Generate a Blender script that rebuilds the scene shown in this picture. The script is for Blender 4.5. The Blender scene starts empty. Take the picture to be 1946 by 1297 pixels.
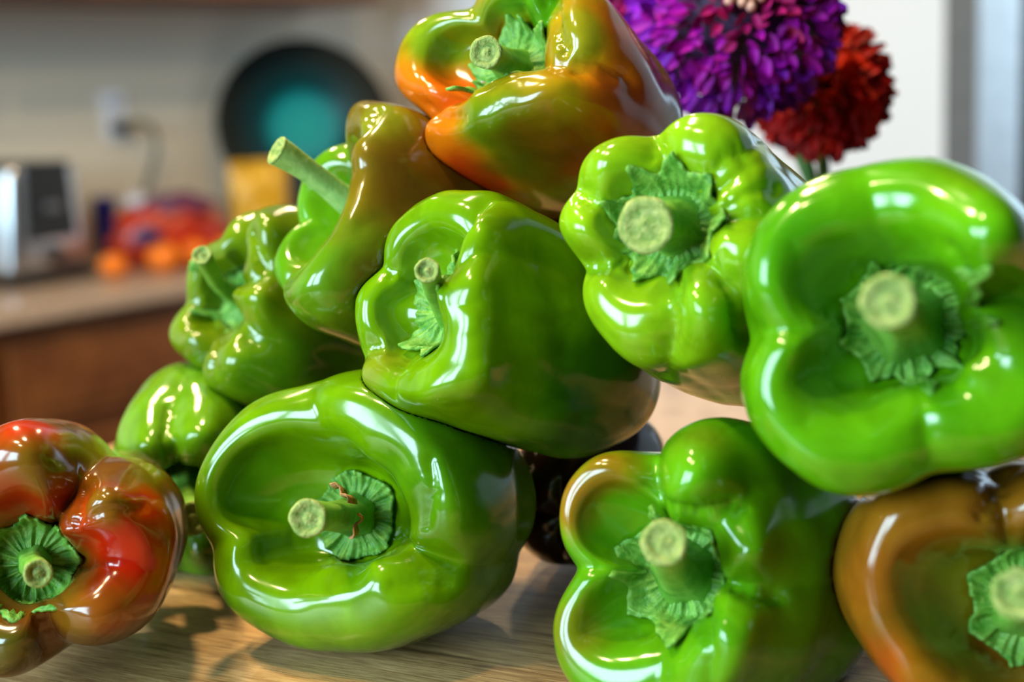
import bpy, bmesh, math, random
import numpy as np
from mathutils import Vector, Matrix, noise

random.seed(7); np.random.seed(7)
SC = bpy.context.scene
COL = SC.collection

# ------------------------------------------------------------------ camera
FPX = 50 / 36 * 1946
EYE = np.array([0, 0, 1.275])
_p, _r = math.radians(10), math.radians(2.5)
FWD = np.array([0, math.cos(_p), -math.sin(_p)])
_rt = np.array([1.0, 0, 0]); _up = np.cross(_rt, FWD)
RT = math.cos(_r) * _rt - math.sin(_r) * _up
UP = math.sin(_r) * _rt + math.cos(_r) * _up
cd = bpy.data.cameras.new('camera'); cam = bpy.data.objects.new('camera', cd); COL.objects.link(cam)
cam.matrix_world = Matrix(((RT[0], UP[0], -FWD[0], EYE[0]), (RT[1], UP[1], -FWD[1], EYE[1]), (RT[2], UP[2], -FWD[2], EYE[2]), (0, 0, 0, 1)))
cd.lens = 50; cd.sensor_width = 36; cd.clip_start = .02; cd.clip_end = 50
cd.dof.use_dof = True; cd.dof.focus_distance = .45; cd.dof.aperture_fstop = 6.0; cd.dof.aperture_blades = 8
SC.camera = cam

# ------------------------------------------------------------------ view, world, lights
SC.view_settings.view_transform = 'Standard'; SC.view_settings.look = 'None'
SC.view_settings.exposure = .3; SC.view_settings.gamma = 1; SC.view_settings.use_curve_mapping = False
SC.cycles.sample_clamp_indirect = 6
SC.cycles.caustics_reflective = False; SC.cycles.caustics_refractive = False
w = bpy.data.worlds.new('room_air'); SC.world = w; w.use_nodes = True
w.node_tree.nodes['Background'].inputs[0].default_value = (.80, .86, 1, 1)
w.node_tree.nodes['Background'].inputs[1].default_value = .018

def area(name, loc, look, sx, sy, power, color, shape='RECTANGLE'):
    l = bpy.data.lights.new(name, 'AREA'); l.shape = shape; l.size = sx
    if shape in ('RECTANGLE', 'ELLIPSE'): l.size_y = sy
    l.energy = power; l.color = color
    o = bpy.data.objects.new(name, l); COL.objects.link(o); o.location = loc
    o.rotation_euler = (Vector(look) - Vector(loc)).to_track_quat('-Z', 'Y').to_euler()
    return o
DAY = (.60, .87, 1.0); WARM = (1.0, .74, .40)
# daylight through the two sashes of the window behind the photographer, to the left
area('window_daylight', (-2.65, -.85, 2.0), (-.1, .5, 1.2), 1.0, 1.5, 98, DAY)
area('window_daylight', (-1.85, -1.85, 2.0), (-.1, .5, 1.2), 1.0, 1.5, 98, DAY)
# recessed ceiling lamps
for x, y, p in ((-.62, .52, 14), (-.22, .98, 15), (-.45, .12, 8), (-.8, 1.9, 13), (.1, 2.6, 11)):
    area('ceiling_lamp', (x, y, 2.42), (x, y, 0), .13, .13, p, WARM, 'DISK')

# ------------------------------------------------------------------ helpers
def lin(c):
    c = np.asarray(c, float) / 255
    return np.where(c <= .04045, c / 12.92, ((c + .055) / 1.055) ** 2.4)
def ray(px, py): return FWD + (px - 973) / FPX * RT - (py - 648.5) / FPX * UP
def at(px, py, D): return EYE + D * ray(px, py)
def onz(px, py, z):
    d = ray(px, py); return EYE + (z - EYE[2]) / d[2] * d
def onplane(px, py, p0, n):
    d = ray(px, py); return EYE + np.dot(np.asarray(p0) - EYE, n) / np.dot(d, n) * d

def tag(o, label=None, cat=None, group=None, kind=None):
    if label: o['label'] = label
    if cat: o['category'] = cat
    if group: o['group'] = group
    if kind: o['kind'] = kind
    return o
def empty(name, loc, label=None, cat=None, group=None, mw=None):
    o = bpy.data.objects.new(name, None); COL.objects.link(o); o.empty_display_size = .02
    if mw is not None: o.matrix_world = mw
    else: o.location = loc
    return tag(o, label, cat, group)
def link(name, me, mat, parent=None, smooth=True):
    o = bpy.data.objects.new(name, me); COL.objects.link(o)
    if mat and not me.materials: me.materials.append(mat)
    if smooth: me.polygons.foreach_set('use_smooth', [True] * len(me.polygons))
    if parent: o.parent = parent
    return o
def frommesh(name, V, Fc, mat, parent=None, smooth=True):
    me = bpy.data.meshes.new(name); me.from_pydata([tuple(v) for v in V], [], Fc); me.update()
    return link(name, me, mat, parent, smooth)
def frombm(name, bm, mat, parent=None, smooth=False):
    bmesh.ops.recalc_face_normals(bm, faces=bm.faces[:])
    me = bpy.data.meshes.new(name); bm.to_mesh(me); bm.free()
    return link(name, me, mat, parent, smooth)
def box(bm, x0, x1, y0, y1, z0, z1, bev=0, seg=2):
    r = bmesh.ops.create_cube(bm, size=1)
    vs = r['verts']
    for v in vs: v.co = Vector(((x0 + x1) / 2 + v.co.x * (x1 - x0), (y0 + y1) / 2 + v.co.y * (y1 - y0), (z0 + z1) / 2 + v.co.z * (z1 - z0)))
    if bev:
        es = list({e for v in vs for e in v.link_edges})
        bmesh.ops.bevel(bm, geom=es, offset=bev, segments=seg, affect='EDGES', profile=.5)
def obox(name, dims, mat, parent=None, bev=0, seg=2, smooth=False):
    bm = bmesh.new(); box(bm, *dims, bev, seg); return frombm(name, bm, mat, parent, smooth)
def lathe(prof, n=48):
    V = []; Fc = []
    for r, z in prof:
        for k in range(n):
            t = 2 * math.pi * k / n; V.append((r * math.cos(t), r * math.sin(t), z))
    m = len(prof)
    for i in range(m - 1):
        for k in range(n):
            a, b = i * n + k, i * n + (k + 1) % n
            Fc.append((a, b, b + n, a + n))
    return V, Fc
def tube(P, rad, n=10, cap=True):
    P = [Vector(p) for p in P]; V = []; Fc = []
    if not hasattr(rad, '__len__'): rad = [rad] * len(P)
    nrm = None
    for i, p in enumerate(P):
        t = (P[min(i + 1, len(P) - 1)] - P[max(i - 1, 0)]).normalized()
        if nrm is None: nrm = t.orthogonal().normalized()
        nrm = (nrm - nrm.dot(t) * t).normalized(); b = t.cross(nrm)
        for k in range(n):
            a = 2 * math.pi * k / n
            V.append(p + rad[i] * (math.cos(a) * nrm + math.sin(a) * b))
    for i in range(len(P) - 1):
        for k in range(n):
            a, c = i * n + k, i * n + (k + 1) % n
            Fc.append((a, c, c + n, a + n))
    if cap:
        Fc.append(tuple(range(n))[::-1]); Fc.append(tuple((len(P) - 1) * n + k for k in range(n)))
    return V, Fc
def bez(P, n):
    P = [np.asarray(p, float) for p in P]; out = []
    for t in np.linspace(0, 1, n):
        Q = P
        while len(Q) > 1: Q = [(1 - t) * a + t * b for a, b in zip(Q[:-1], Q[1:])]
        out.append(Q[0])
    return out

# ------------------------------------------------------------------ materials
def mat(name, col=None, rough=.5, metal=0, coat=0, spec=.5, sss=0):
    m = bpy.data.materials.new(name); m.use_nodes = True; b = m.node_tree.nodes['Principled BSDF']
    if col is not None: b.inputs['Base Color'].default_value = (*lin(col), 1)
    b.inputs['Roughness'].default_value = rough; b.inputs['Metallic'].default_value = metal
    b.inputs['Coat Weight'].default_value = coat; b.inputs['Coat Roughness'].default_value = .10
    b.inputs['Specular IOR Level'].default_value = spec
    if sss:
        b.inputs['Subsurface Weight'].default_value = sss; b.inputs['Subsurface Radius'].default_value = (.6, 1, .2)
        b.inputs['Subsurface Scale'].default_value = .004
    return m, m.node_tree.nodes, m.node_tree.links, b
def coords(N, L, scale=(1, 1, 1), kind='Object'):
    t = N.new('ShaderNodeTexCoord'); mp = N.new('ShaderNodeMapping'); mp.inputs['Scale'].default_value = scale
    L.new(t.outputs[kind], mp.inputs[0]); return mp
def noi(N, L, mp, scale, detail=4, rough=.55, dist=0):
    n = N.new('ShaderNodeTexNoise'); n.inputs['Scale'].default_value = scale; n.inputs['Detail'].default_value = detail
    n.inputs['Roughness'].default_value = rough; n.inputs['Distortion'].default_value = dist
    L.new(mp.outputs[0], n.inputs[0]); return n
def ramp(N, L, src, stops):
    r = N.new('ShaderNodeValToRGB'); e = r.color_ramp.elements
    while len(e) < len(stops): e.new(.5)
    for q, (p, c) in zip(e, stops): q.position = p; q.color = (*lin(c), 1)
    L.new(src, r.inputs[0]); return r
def bump(N, L, src, b, st=.2, d=.001):
    u = N.new('ShaderNodeBump'); u.inputs['Strength'].default_value = st; u.inputs['Distance'].default_value = d
    L.new(src, u.inputs['Height']); L.new(u.outputs[0], b.inputs['Normal']); return u

def pepper_skin():
    m, N, L, b = mat('pepper_skin', rough=.15, coat=0, spec=.5, sss=.02)
    a = N.new('ShaderNodeVertexColor'); a.layer_name = 'pigment_and_shade'
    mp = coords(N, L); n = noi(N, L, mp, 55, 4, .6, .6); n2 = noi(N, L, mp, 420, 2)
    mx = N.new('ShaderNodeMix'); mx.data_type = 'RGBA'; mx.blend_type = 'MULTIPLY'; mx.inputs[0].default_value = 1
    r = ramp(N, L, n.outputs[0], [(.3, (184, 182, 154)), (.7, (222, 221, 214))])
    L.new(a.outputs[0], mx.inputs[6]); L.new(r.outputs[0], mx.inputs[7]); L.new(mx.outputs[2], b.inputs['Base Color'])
    bump(N, L, n2.outputs[0], b, .05, .0004)
    return m
SKIN = pepper_skin()
def plant(name, c0, c1, sc=90, rough=.5, bs=.5):
    m, N, L, b = mat(name, rough=rough, spec=.4, sss=.08)
    mp = coords(N, L); n = noi(N, L, mp, sc, 5, .6, .5)
    r = ramp(N, L, n.outputs[0], [(.3, c0), (.72, c1)]); L.new(r.outputs[0], b.inputs['Base Color'])
    bump(N, L, n.outputs[0], b, bs, .0012)
    return m
CALYX = plant('calyx_green', (50, 116, 22), (122, 166, 66), 260, .5, .8)
STEM = plant('stem_green', (70, 132, 28), (128, 178, 70), 130, .45, .35)
STEMP = plant('stem_pale_green', (110, 160, 75), (160, 195, 115), 150, .5, .4)
CUT = plant('stem_cut_pith', (86, 122, 40), (166, 172, 100), 420, .8, 1)
DRY = plant('dried_petal_brown', (95, 55, 25), (185, 135, 85), 300, .8, .8)

def wood(name, cols, scale, rot=0, rough=.4, coat=.1, bs=.5):
    m, N, L, b = mat(name, rough=rough, coat=coat)
    mp = coords(N, L, scale); mp.inputs['Rotation'].default_value = (0, 0, rot)
    n = noi(N, L, mp, 6, 8, .62, .9); n2 = noi(N, L, mp, 40, 4, .6)
    mp3 = coords(N, L); n3 = noi(N, L, mp3, 7, 3)
    r = ramp(N, L, n.outputs[0], cols)
    r2 = ramp(N, L, n2.outputs[0], [(.35, (165, 150, 135)), (.55, (255, 255, 255))])
    r3 = ramp(N, L, n3.outputs[0], [(.35, (195, 180, 165)), (.65, (255, 255, 255))])
    mx = N.new('ShaderNodeMix'); mx.data_type = 'RGBA'; mx.blend_type = 'MULTIPLY'; mx.inputs[0].default_value = .8
    my = N.new('ShaderNodeMix'); my.data_type = 'RGBA'; my.blend_type = 'MULTIPLY'; my.inputs[0].default_value = .8
    L.new(r.outputs[0], mx.inputs[6]); L.new(r2.outputs[0], mx.inputs[7])
    L.new(mx.outputs[2], my.inputs[6]); L.new(r3.outputs[0], my.inputs[7]); L.new(my.outputs[2], b.inputs['Base Color'])
    bump(N, L, n2.outputs[0], b, bs, .0006)
    return m
BOARD = wood('cutting_board_wood', [(.28, (104, 76, 44)), (.42, (190, 150, 98)), (.6, (222, 184, 128)), (.78, (148, 112, 70))], (2.0, 40, 40))
OAK = wood('stained_oak', [(.25, (106, 60, 24)), (.5, (134, 80, 36)), (.75, (116, 66, 27))], (10, 10, 1.2), rough=.4)
def granite():
    m, N, L, b = mat('granite', rough=.3)
    mp = coords(N, L); n = noi(N, L, mp, 60, 6, .7)
    r = ramp(N, L, n.outputs[0], [(.3, (84, 64, 54)), (.45, (164, 142, 124)), (.6, (180, 158, 142)), (.75, (130, 108, 94))])
    L.new(r.outputs[0], b.inputs['Base Color']); return m
GRANITE = granite()
def paint(name, c, rough=.7):
    m, N, L, b = mat(name, rough=rough); mp = coords(N, L); n = noi(N, L, mp, 180, 3)
    d = tuple(max(0, q - 6) for q in c); r = ramp(N, L, n.outputs[0], [(.3, d), (.7, c)])
    L.new(r.outputs[0], b.inputs['Base Color']); bump(N, L, n.outputs[0], b, .1, .0008); return m
def plain(name, c, rough=.5, metal=0, coat=0, var=10):
    m, N, L, b = mat(name, rough=rough, metal=metal, coat=coat); mp = coords(N, L); n = noi(N, L, mp, 35, 3)
    r = ramp(N, L, n.outputs[0], [(.3, tuple(max(0, q - var) for q in c)), (.7, c)])
    L.new(r.outputs[0], b.inputs['Base Color']); return m

# ------------------------------------------------------------------ setting: the kitchen behind (runs at 50 degrees to the view)
PH = math.radians(50)
DV = np.array([math.cos(PH), math.sin(PH), 0]); NV = np.array([math.sin(PH), -math.cos(PH), 0]); ZV = np.array([0, 0, 1.0])
CZ = .91
F0 = (onz(0, 595, CZ) + onz(370, 525, CZ)) / 2          # a point on the counter's front edge
W0 = F0 - .64 * NV                                       # a point on the kitchen wall
def KM(p): return Matrix(((DV[0], -NV[0], 0, p[0]), (DV[1], -NV[1], 0, p[1]), (0, 0, 1, p[2]), (0, 0, 0, 1)))   # local x along the counter, y into the wall
def sof(p): return float(np.dot(np.asarray(p) - F0, DV))
corner = onplane(775, 300, W0, NV); SCN = sof(corner)
KB = KM((F0[0], F0[1], 0))
WALL = paint('kitchen_wall_paint', (202, 196, 184)); WHITE = paint('white_wall_paint', (240, 242, 250))
def kbox(name, dims, m, parent=None, bev=0, kind=None, smooth=False):
    o = obox(name, dims, m, parent, bev, 2, smooth)
    if parent is None: o.matrix_world = KB
    if kind: o['kind'] = kind
    return o
FLOORM = wood('floor_wood', [(.3, (120, 84, 52)), (.6, (160, 118, 78))], (2, 12, 1), rough=.35)
fl = obox('floor', (-4, 4, -2.5, 7, -.05, 0), FLOORM); fl['kind'] = 'structure'
kbox('wall_left', (-3.2, SCN + .1, .64, .74, 0, 2.6), WALL, kind='structure')
kbox('wall_back', (SCN, SCN + .1, -4.2, .64, 0, 2.6), WHITE, kind='structure')
ce = obox('ceiling', (-4, 4, 2.8, 7, 2.55, 2.6), WHITE); ce['kind'] = 'structure'

kbox('trim_1', (-2.6, SCN, .615, .64, CZ, CZ + .10), GRANITE, bev=.003, kind='structure')
tag(kbox('countertop', (-2.6, SCN, 0, .64, CZ - .04, CZ), GRANITE, bev=.008), 'beige granite countertop along the grey kitchen wall carrying the toaster', 'countertop')
# base cabinets
CAB = plain('cabinet_gap', (40, 24, 12), .6)
s0 = sof(onplane(22, 720, F0 - .03 * NV, NV))
def base_cabinet(a, b, label):
    r = empty('base_cabinet', (0, 0, 0), label, 'cabinet', 'base cabinets under the counter', KB)
    kbox('carcass', (a, b, .05, .62, .1, CZ - .04), OAK, r)
    kbox('toe_kick', (a, b, .10, .6, 0, .1), CAB, r)
    d = kbox('drawer', (a + .022, b - .022, .03, .05, CZ - .245, CZ - .075), OAK, r, .006)
    kbox('drawer_panel', (a + .06, b - .06, .024, .031, CZ - .215, CZ - .105), OAK, d, .004)
    for x0, x1 in ((a + .022, (a + b) / 2 - .004), ((a + b) / 2 + .004, b - .022)):
        e = kbox('door', (x0, x1, .03, .05, .13, CZ - .28), OAK, r, .006)
        kbox('door_panel', (x0 + .06, x1 - .06, .024, .031, .19, CZ - .34), OAK, e, .004)
base_cabinet(s0 - .02, s0 + .74, 'oak base cabinet with a wide drawer below the fruit bag')
base_cabinet(s0 - .80, s0 - .03, 'oak base cabinet at the left picture edge below the toaster')
base_cabinet(s0 - 1.58, s0 - .81, 'oak base cabinet at the far left end of the counter, beyond the toaster')
base_cabinet(s0 + .75, min(s0 + 1.5, SCN), 'oak base cabinet nearest the room corner under the teal plate')
# upper cabinets
zu = onplane(350, -2, F0 - .31 * NV, NV)[2]
sE = sof(onplane(735, 3, F0 - .31 * NV, NV))
for a, b, lb in ((sE - .9, sE, 'oak wall cabinet above the teal plate with its underside showing at the top edge'), (sE - 1.81, sE - .91, 'oak wall cabinet above the wall outlet and toaster at top left')):
    r = empty('wall_cabinet', (0, 0, 0), lb, 'cabinet', 'wall cabinets along the top edge', KB)
    kbox('carcass', (a, b, .33, .64, zu, zu + .76), OAK, r)
    for x0, x1 in ((a + .01, (a + b) / 2 - .003), ((a + b) / 2 + .003, b - .01)):
        e = kbox('door', (x0, x1, .31, .33, zu + .005, zu + .755), OAK, r, .005)
        kbox('door_panel', (x0 + .06, x1 - .06, .304, .311, zu + .07, zu + .69), OAK, e, .004)

# island with the board
ISL = 1.055; BZ = 1.09
ib = onz(1300, 700, ISL); ia = onz(178, 900, ISL)
iv = (ib - ia); iv[2] = 0; iv /= np.linalg.norm(iv); inn = np.array([iv[1], -iv[0], 0])
IM = Matrix(((iv[0], -inn[0], 0, ia[0]), (iv[1], -inn[1], 0, ia[1]), (0, 0, 1, 0), (0, 0, 0, 1)))
o = empty('kitchen_island', (0, 0, 0), 'kitchen island with a beige granite top under the wooden cutting board', 'kitchen island', None, IM)
obox('top', (-.5, 1.2, -.85, 0, ISL - .035, ISL), GRANITE, o, .006)
obox('carcass', (-.42, 1.12, -.78, -.07, .1, ISL - .035), OAK, o); obox('toe_kick', (-.38, 1.08, -.72, -.12, 0, .1), CAB, o)
GA = math.radians(-27)
bo = obox('cutting_board', (-.36, .36, -.30, .24, ISL, BZ), BOARD, None, .006, 3)
bo.matrix_world = Matrix.Translation((.02, .47, 0)) @ Matrix.Rotation(GA, 4, 'Z')
tag(bo, 'worn wooden cutting board lying on the granite under the pepper pile', 'cutting board')

# ------------------------------------------------------------------ bell peppers
NT = 208
TH = np.linspace(0, 2 * np.pi, NT, endpoint=False)
def circ_interp(th, v, sm):
    i = np.argsort(th); th = np.asarray(th)[i]; v = np.asarray(v)[i]
    t3 = np.concatenate([th - 2 * np.pi, th, th + 2 * np.pi]); v3 = np.concatenate([v, v, v])
    out = np.interp(TH, t3, v3)
    k = np.exp(-.5 * (np.minimum(TH, 2 * np.pi - TH) / math.radians(sm)) ** 2); k /= k.sum()
    return np.real(np.fft.ifft(np.fft.fft(out) * np.fft.fft(k)))
def crom(P, per):
    """centripetal-free Catmull-Rom through control rows P[k][theta] -> dense rows"""
    P = [np.asarray(p) for p in P]; n = len(P); out = []
    for i in range(n - 1):
        p0 = P[i - 1] if i else 2 * P[0] - P[1]; p1, p2 = P[i], P[i + 1]
        p3 = P[i + 2] if i + 2 < n else 2 * P[-1] - P[-2]
        for j in range(per):
            t = j / per
            out.append(.5 * (2 * p1 + (p2 - p0) * t + (2 * p0 - 5 * p1 + 4 * p2 - p3) * t * t + (3 * p1 - p0 - 3 * p2 + p3) * t ** 3))
    out.append(P[-1]); return np.array(out)

GROUP = 'bell peppers heaped on the cutting board'
PEPPERS = []
def pepper(label, c, D, axis, outline, L=.085, cf=.78, h=0.0, dep=.55, z0=.30, body=(1.0, .9, .62), bend=(0, 0), grooves=(), stations=(),
           base=(84, 160, 12), patches=(), calyx=(.42, 7, .16), stem=None, smr=5, lump=.05, seed=0, gw=7, floor=.30, cc=None, cvx=0, sculpt=(), stem_mat=None, cut=True, dried=False):
    ax = axis[0] * RT + axis[1] * UP - axis[2] * FWD; ax /= np.linalg.norm(ax)
    e1 = RT - np.dot(RT, ax) * ax; e1 /= np.linalg.norm(e1); e2 = np.cross(ax, e1)
    O = at(*c, D)
    if outline[0] == 'polar':
        th = [math.radians(q[0]) for q in outline[1:]]; rr = [q[1] / 100 for q in outline[1:]]
        Rm = float(np.mean(rr))
    else:
        Rm = .04
        for _ in range(3):
            th, rr = [], []
            for q in outline:
                p = onplane(q[0], q[1], O - z0 * Rm * ax, ax) - O
                x, y = np.dot(p, e1), np.dot(p, e2); th.append(math.atan2(y, x) % (2 * np.pi)); rr.append(math.hypot(x, y))
            Rm = float(np.mean(rr))
    R = circ_interp(th, rr, smr)
    Rm = float(R.mean())
    def ang(x, y, zz=0.0):
        p = onplane(x, y, O + zz * ax, ax) - O; return math.atan2(np.dot(p, e2), np.dot(p, e1)) % (2 * np.pi)
    # stations: (deg or (px,py), crest fraction, crest height in Rm, cavity depth)
    CF = np.full(NT, cf); HH = np.full(NT, h); DD = np.full(NT, dep)
    if stations:
        ts = [math.radians(s[0]) if not hasattr(s[0], '__len__') else ang(*s[0]) for s in stations]
        CF = circ_interp(ts, [s[1] for s in stations], 8); HH = circ_interp(ts, [s[2] for s in stations], 8)
        DD = circ_interp(ts, [s[3] if len(s) > 3 else dep for s in stations], 10)
    G = np.zeros(NT)
    for g in grooves:
        t = math.radians(g[0]) if not hasattr(g[0], '__len__') else ang(*g[0])
        dl = np.abs((TH - t + np.pi) % (2 * np.pi) - np.pi); wv = math.radians(g[2] if len(g) > 2 else gw)
        G = np.maximum(G, g[1] * (.55 * np.exp(-(dl / (2.2 * wv)) ** 2) + .45 * np.exp(-(np.sqrt(dl ** 2 + .04 ** 2) - .04) / (.7 * wv))))
    H = (HH - .30 * G) * Rm
    Rg = R * (1 - .13 * G); cr = R * CF * (1 - .22 * G)
    fl_r = np.full(NT, floor * Rm); d = DD * Rm
    d0 = float(np.mean(d))
    dm = .5 * d + .5 * d0
    one = np.ones(NT)
    Bm = R.mean() * .35 + R * .65
    ro = Rg - cr; ri = np.minimum(ro * 1.05, (cr - fl_r) * .78); rA = cr - ri
    zA = H - ri * (1.15 - .45 * cvx) - .12 * cvx * G * Rm
    zo = -z0 * Rm + .25 * H
    zM = .5 * (zA - d0) - (.10 - .16 * cvx) * dm - (.04 + .10 * cvx) * G * Rm
    rows_r = [0 * one, fl_r * .5, fl_r, fl_r + (rA - fl_r) * .55, rA, cr - .52 * ri, cr, cr + .58 * ro, Rg, Rg * .3 + .7 * Bm * body[0] * (1 - .09 * G), Bm * body[1] * (1 - .07 * G), Bm * body[2] * (1 - .12 * G), Bm * body[2] * .5 * (1 - .1 * G), .001 * one]
    rows_z = [-d0 * one, -d0 * one, -.97 * d0 * one, zM, zA, H - (.24 - .08 * cvx) * ri, H, H - .20 * (H - zo), zo, -.40 * L * one, -.72 * L * one, -.95 * L + .06 * L * G, -1.0 * L + .10 * L * G, -.95 * L * one]
    per = 8
    RR = crom(rows_r, per); ZZ = crom(rows_z, per); RR = np.maximum(RR, .0008)
    nr = RR.shape[0]
    X = RR * np.cos(TH); Y = RR * np.sin(TH)
    tt = np.clip(-ZZ / L, 0, 1) ** 1.5
    if cc is not None:                                       # the hollow's floor sits off centre
        fc = onplane(cc[0], cc[1], O - d0 * ax, ax) - O; fcx, fcy = float(np.dot(fc, e1)), float(np.dot(fc, e2))
    else: fcx = fcy = 0.0
    wrow = np.array([1, 1, 1, .75, .35, .1] + [0] * 8); wr = np.interp(np.arange(nr) / per, np.arange(14), wrow)[:, None]
    X = X + fcx * wr; Y = Y + fcy * wr
    X = X + bend[0] * .01 * tt; Y = Y + bend[1] * .01 * tt
    P3 = np.stack([X, Y, ZZ], -1).reshape(-1, 3)
    # gentle natural unevenness
    off = Vector((seed * 3.1, seed * 1.7, seed))
    for i in range(len(P3)):
        v = Vector(P3[i]); q = v / Rm * 1.35 + off
        s = noise.noise(q) * lump * Rm + noise.noise(q * 2.7) * lump * .22 * Rm
        rad = Vector((v.x, v.y, v.z + .9 * Rm)); rad.normalize()
        k = min(1, math.hypot(v.x, v.y) / (.5 * Rm)); P3[i] += np.array(rad) * s * k
    # hand-shaped swellings (+) and creases (-): (points in px, width cm, height cm), found on the side that faces the viewer
    for pl, wcm, hcm in sculpt:
        if hcm > 0: hcm *= 1.6
        Wp = P3 @ np.stack([e1, e2, ax]) + O; rel = Wp - EYE; dp_ = rel @ FWD
        sx = 973 + FPX * (rel @ RT) / dp_; sy = 648.5 - FPX * (rel @ UP) / dp_
        Gd = P3.reshape(nr, NT, 3); du = np.roll(Gd, -1, 1) - np.roll(Gd, 1, 1); dv = np.gradient(Gd, axis=0); NN = np.cross(dv, du).reshape(-1, 3)
        NN /= np.linalg.norm(NN, axis=1)[:, None] + 1e-12
        eye_l = np.array([np.dot(EYE - O, e1), np.dot(EYE - O, e2), np.dot(EYE - O, ax)])
        if not hasattr(pl[0], '__len__'): pl = [pl]
        dense = []
        for a_, b_ in zip(pl[:-1], pl[1:]): dense += [np.array(a_) + (np.array(b_) - a_) * t for t in np.linspace(0, 1, 26)[:-1]]
        dense.append(np.array(pl[-1]))
        cs, ns = [], []
        for q in dense:
            hd_ = np.hypot(sx - q[0], sy - q[1]); m_ = hd_ < 12
            if not m_.any(): m_ = hd_ < hd_.min() + 6
            ii = np.where(m_)[0]; j = ii[np.argmin(dp_[ii])]; n_ = NN[j]
            if np.dot(n_, eye_l - P3[j]) < 0: n_ = -n_
            cs.append(P3[j]); ns.append(n_)
        cs = np.array(cs); ns = np.array(ns); best = np.full(len(P3), 1e9); nb = np.zeros((len(P3), 3))
        navg = ns.mean(0); navg = navg / np.linalg.norm(navg)
        for c_, n_ in zip(cs, ns):
            d_ = np.linalg.norm(P3 - c_, axis=1); u_ = d_ < best; best[u_] = d_[u_]; nb[u_] = .15 * n_ + .85 * navg
        g_ = np.exp(-(best / (wcm * .01)) ** 2) if hcm > 0 else np.exp(-(np.sqrt(best ** 2 + .0006 ** 2) - .0006) / (wcm * .01))
        side = np.einsum('ij,ij->i', NN * np.sign(np.einsum('ij,ij->i', NN, nb))[:, None], nb)
        P3 = P3 + nb * (g_ * hcm * .01)[:, None]
    Fc = []
    for i in range(nr - 1):
        for k in range(NT):
            a, b_ = i * NT + k, i * NT + (k + 1) % NT
            Fc.append((a, b_, b_ + NT, a + NT))
    Fc.append(tuple(range(NT))[::-1]); Fc.append(tuple((nr - 1) * NT + k for k in range(NT)))
    M = Matrix(((e1[0], e2[0], ax[0], O[0]), (e1[1], e2[1], ax[1], O[1]), (e1[2], e2[2], ax[2], O[2]), (0, 0, 0, 1)))
    root = empty('bell_pepper', None, label, 'bell pepper', GROUP, M)
    ob = frommesh('body', P3, Fc, SKIN, root)
    # skin colour: ripening tones, plus shade painted onto some right-hand sides
    Wp = P3 @ np.stack([e1, e2, ax]) + O
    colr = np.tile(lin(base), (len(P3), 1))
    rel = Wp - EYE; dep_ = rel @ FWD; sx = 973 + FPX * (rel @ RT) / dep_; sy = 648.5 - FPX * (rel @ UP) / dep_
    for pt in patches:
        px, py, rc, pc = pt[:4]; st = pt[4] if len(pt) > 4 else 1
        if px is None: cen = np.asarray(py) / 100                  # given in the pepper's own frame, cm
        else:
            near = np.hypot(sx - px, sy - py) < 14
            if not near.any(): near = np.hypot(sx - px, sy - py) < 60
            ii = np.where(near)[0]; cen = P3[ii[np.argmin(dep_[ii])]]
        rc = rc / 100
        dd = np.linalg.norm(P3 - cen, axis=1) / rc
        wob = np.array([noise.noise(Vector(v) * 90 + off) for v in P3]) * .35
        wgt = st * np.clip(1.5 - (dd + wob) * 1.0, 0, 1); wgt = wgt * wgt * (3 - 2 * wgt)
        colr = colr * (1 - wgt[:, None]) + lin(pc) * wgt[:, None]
    ca = ob.data.color_attributes.new('pigment_and_shade', 'FLOAT_COLOR', 'POINT')
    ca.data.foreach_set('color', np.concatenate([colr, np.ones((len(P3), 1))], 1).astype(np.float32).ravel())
    # calyx: crumpled green star lying on the cavity floor
    crf, npt, sp = calyx
    P4 = P3.reshape(nr, NT, 3)
    ci = 6 * per
    step = 1; cols = NT
    rn = 14; V = []; Fk = []
    ph = seed * .7
    for i in range(rn):
        u = i / (rn - 1)
        for k in range(cols):
            t = TH[k]
            saw = abs(((t + ph) * npt / (2 * np.pi)) % 1 - .5) * 2
            edge = crf * Rm * (1 - sp * .5 + sp * (saw ** 1.6) + .09 * noise.noise(Vector((math.cos(t) * 2.2, math.sin(t) * 2.2, seed))))
            r = edge * u
            rr_ = np.maximum.accumulate(np.hypot(P4[:ci, k, 0] - fcx, P4[:ci, k, 1] - fcy)); z = np.interp(r, rr_, P4[:ci, k, 2])
            cru = noise.noise(Vector((math.cos(t) * 5, math.sin(t) * 5, u * 2 + seed))) * .035 * Rm * min(1, u * 2) + abs(math.sin(t * npt * 1.0 + ph)) * .03 * Rm * u + math.sin(t * 31 + 3 * u) * .010 * Rm * u
            z += .020 * Rm + .055 * Rm * (1 - u) + max(cru, -.012 * Rm) + .02 * Rm * max(0, u - .8) * 5
            V.append((fcx + r * math.cos(t), fcy + r * math.sin(t), z))
    for i in range(rn - 1):
        for k in range(cols):
            a, b_ = i * cols + k, i * cols + (k + 1) % cols
            Fk.append((a, b_, b_ + cols, a + cols))
    cx = frommesh('calyx', V, Fk, CALYX, root)
    so = cx.modifiers.new('thick', 'SOLIDIFY'); so.thickness = .0010; so.offset = 1
    # stem: tip given in pixels + depth offset from D (m), radii cm, sideways bow
    tip, dt, r0, r1, bow = stem
    tw = at(*tip, D + dt) - O; tl = Vector((np.dot(tw, e1), np.dot(tw, e2), np.dot(tw, ax)))
    b0 = Vector((fcx, fcy, -d0 - .03 * Rm)); n0 = b0 + Vector((0, 0, .45 * (tl - b0).length))
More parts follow.
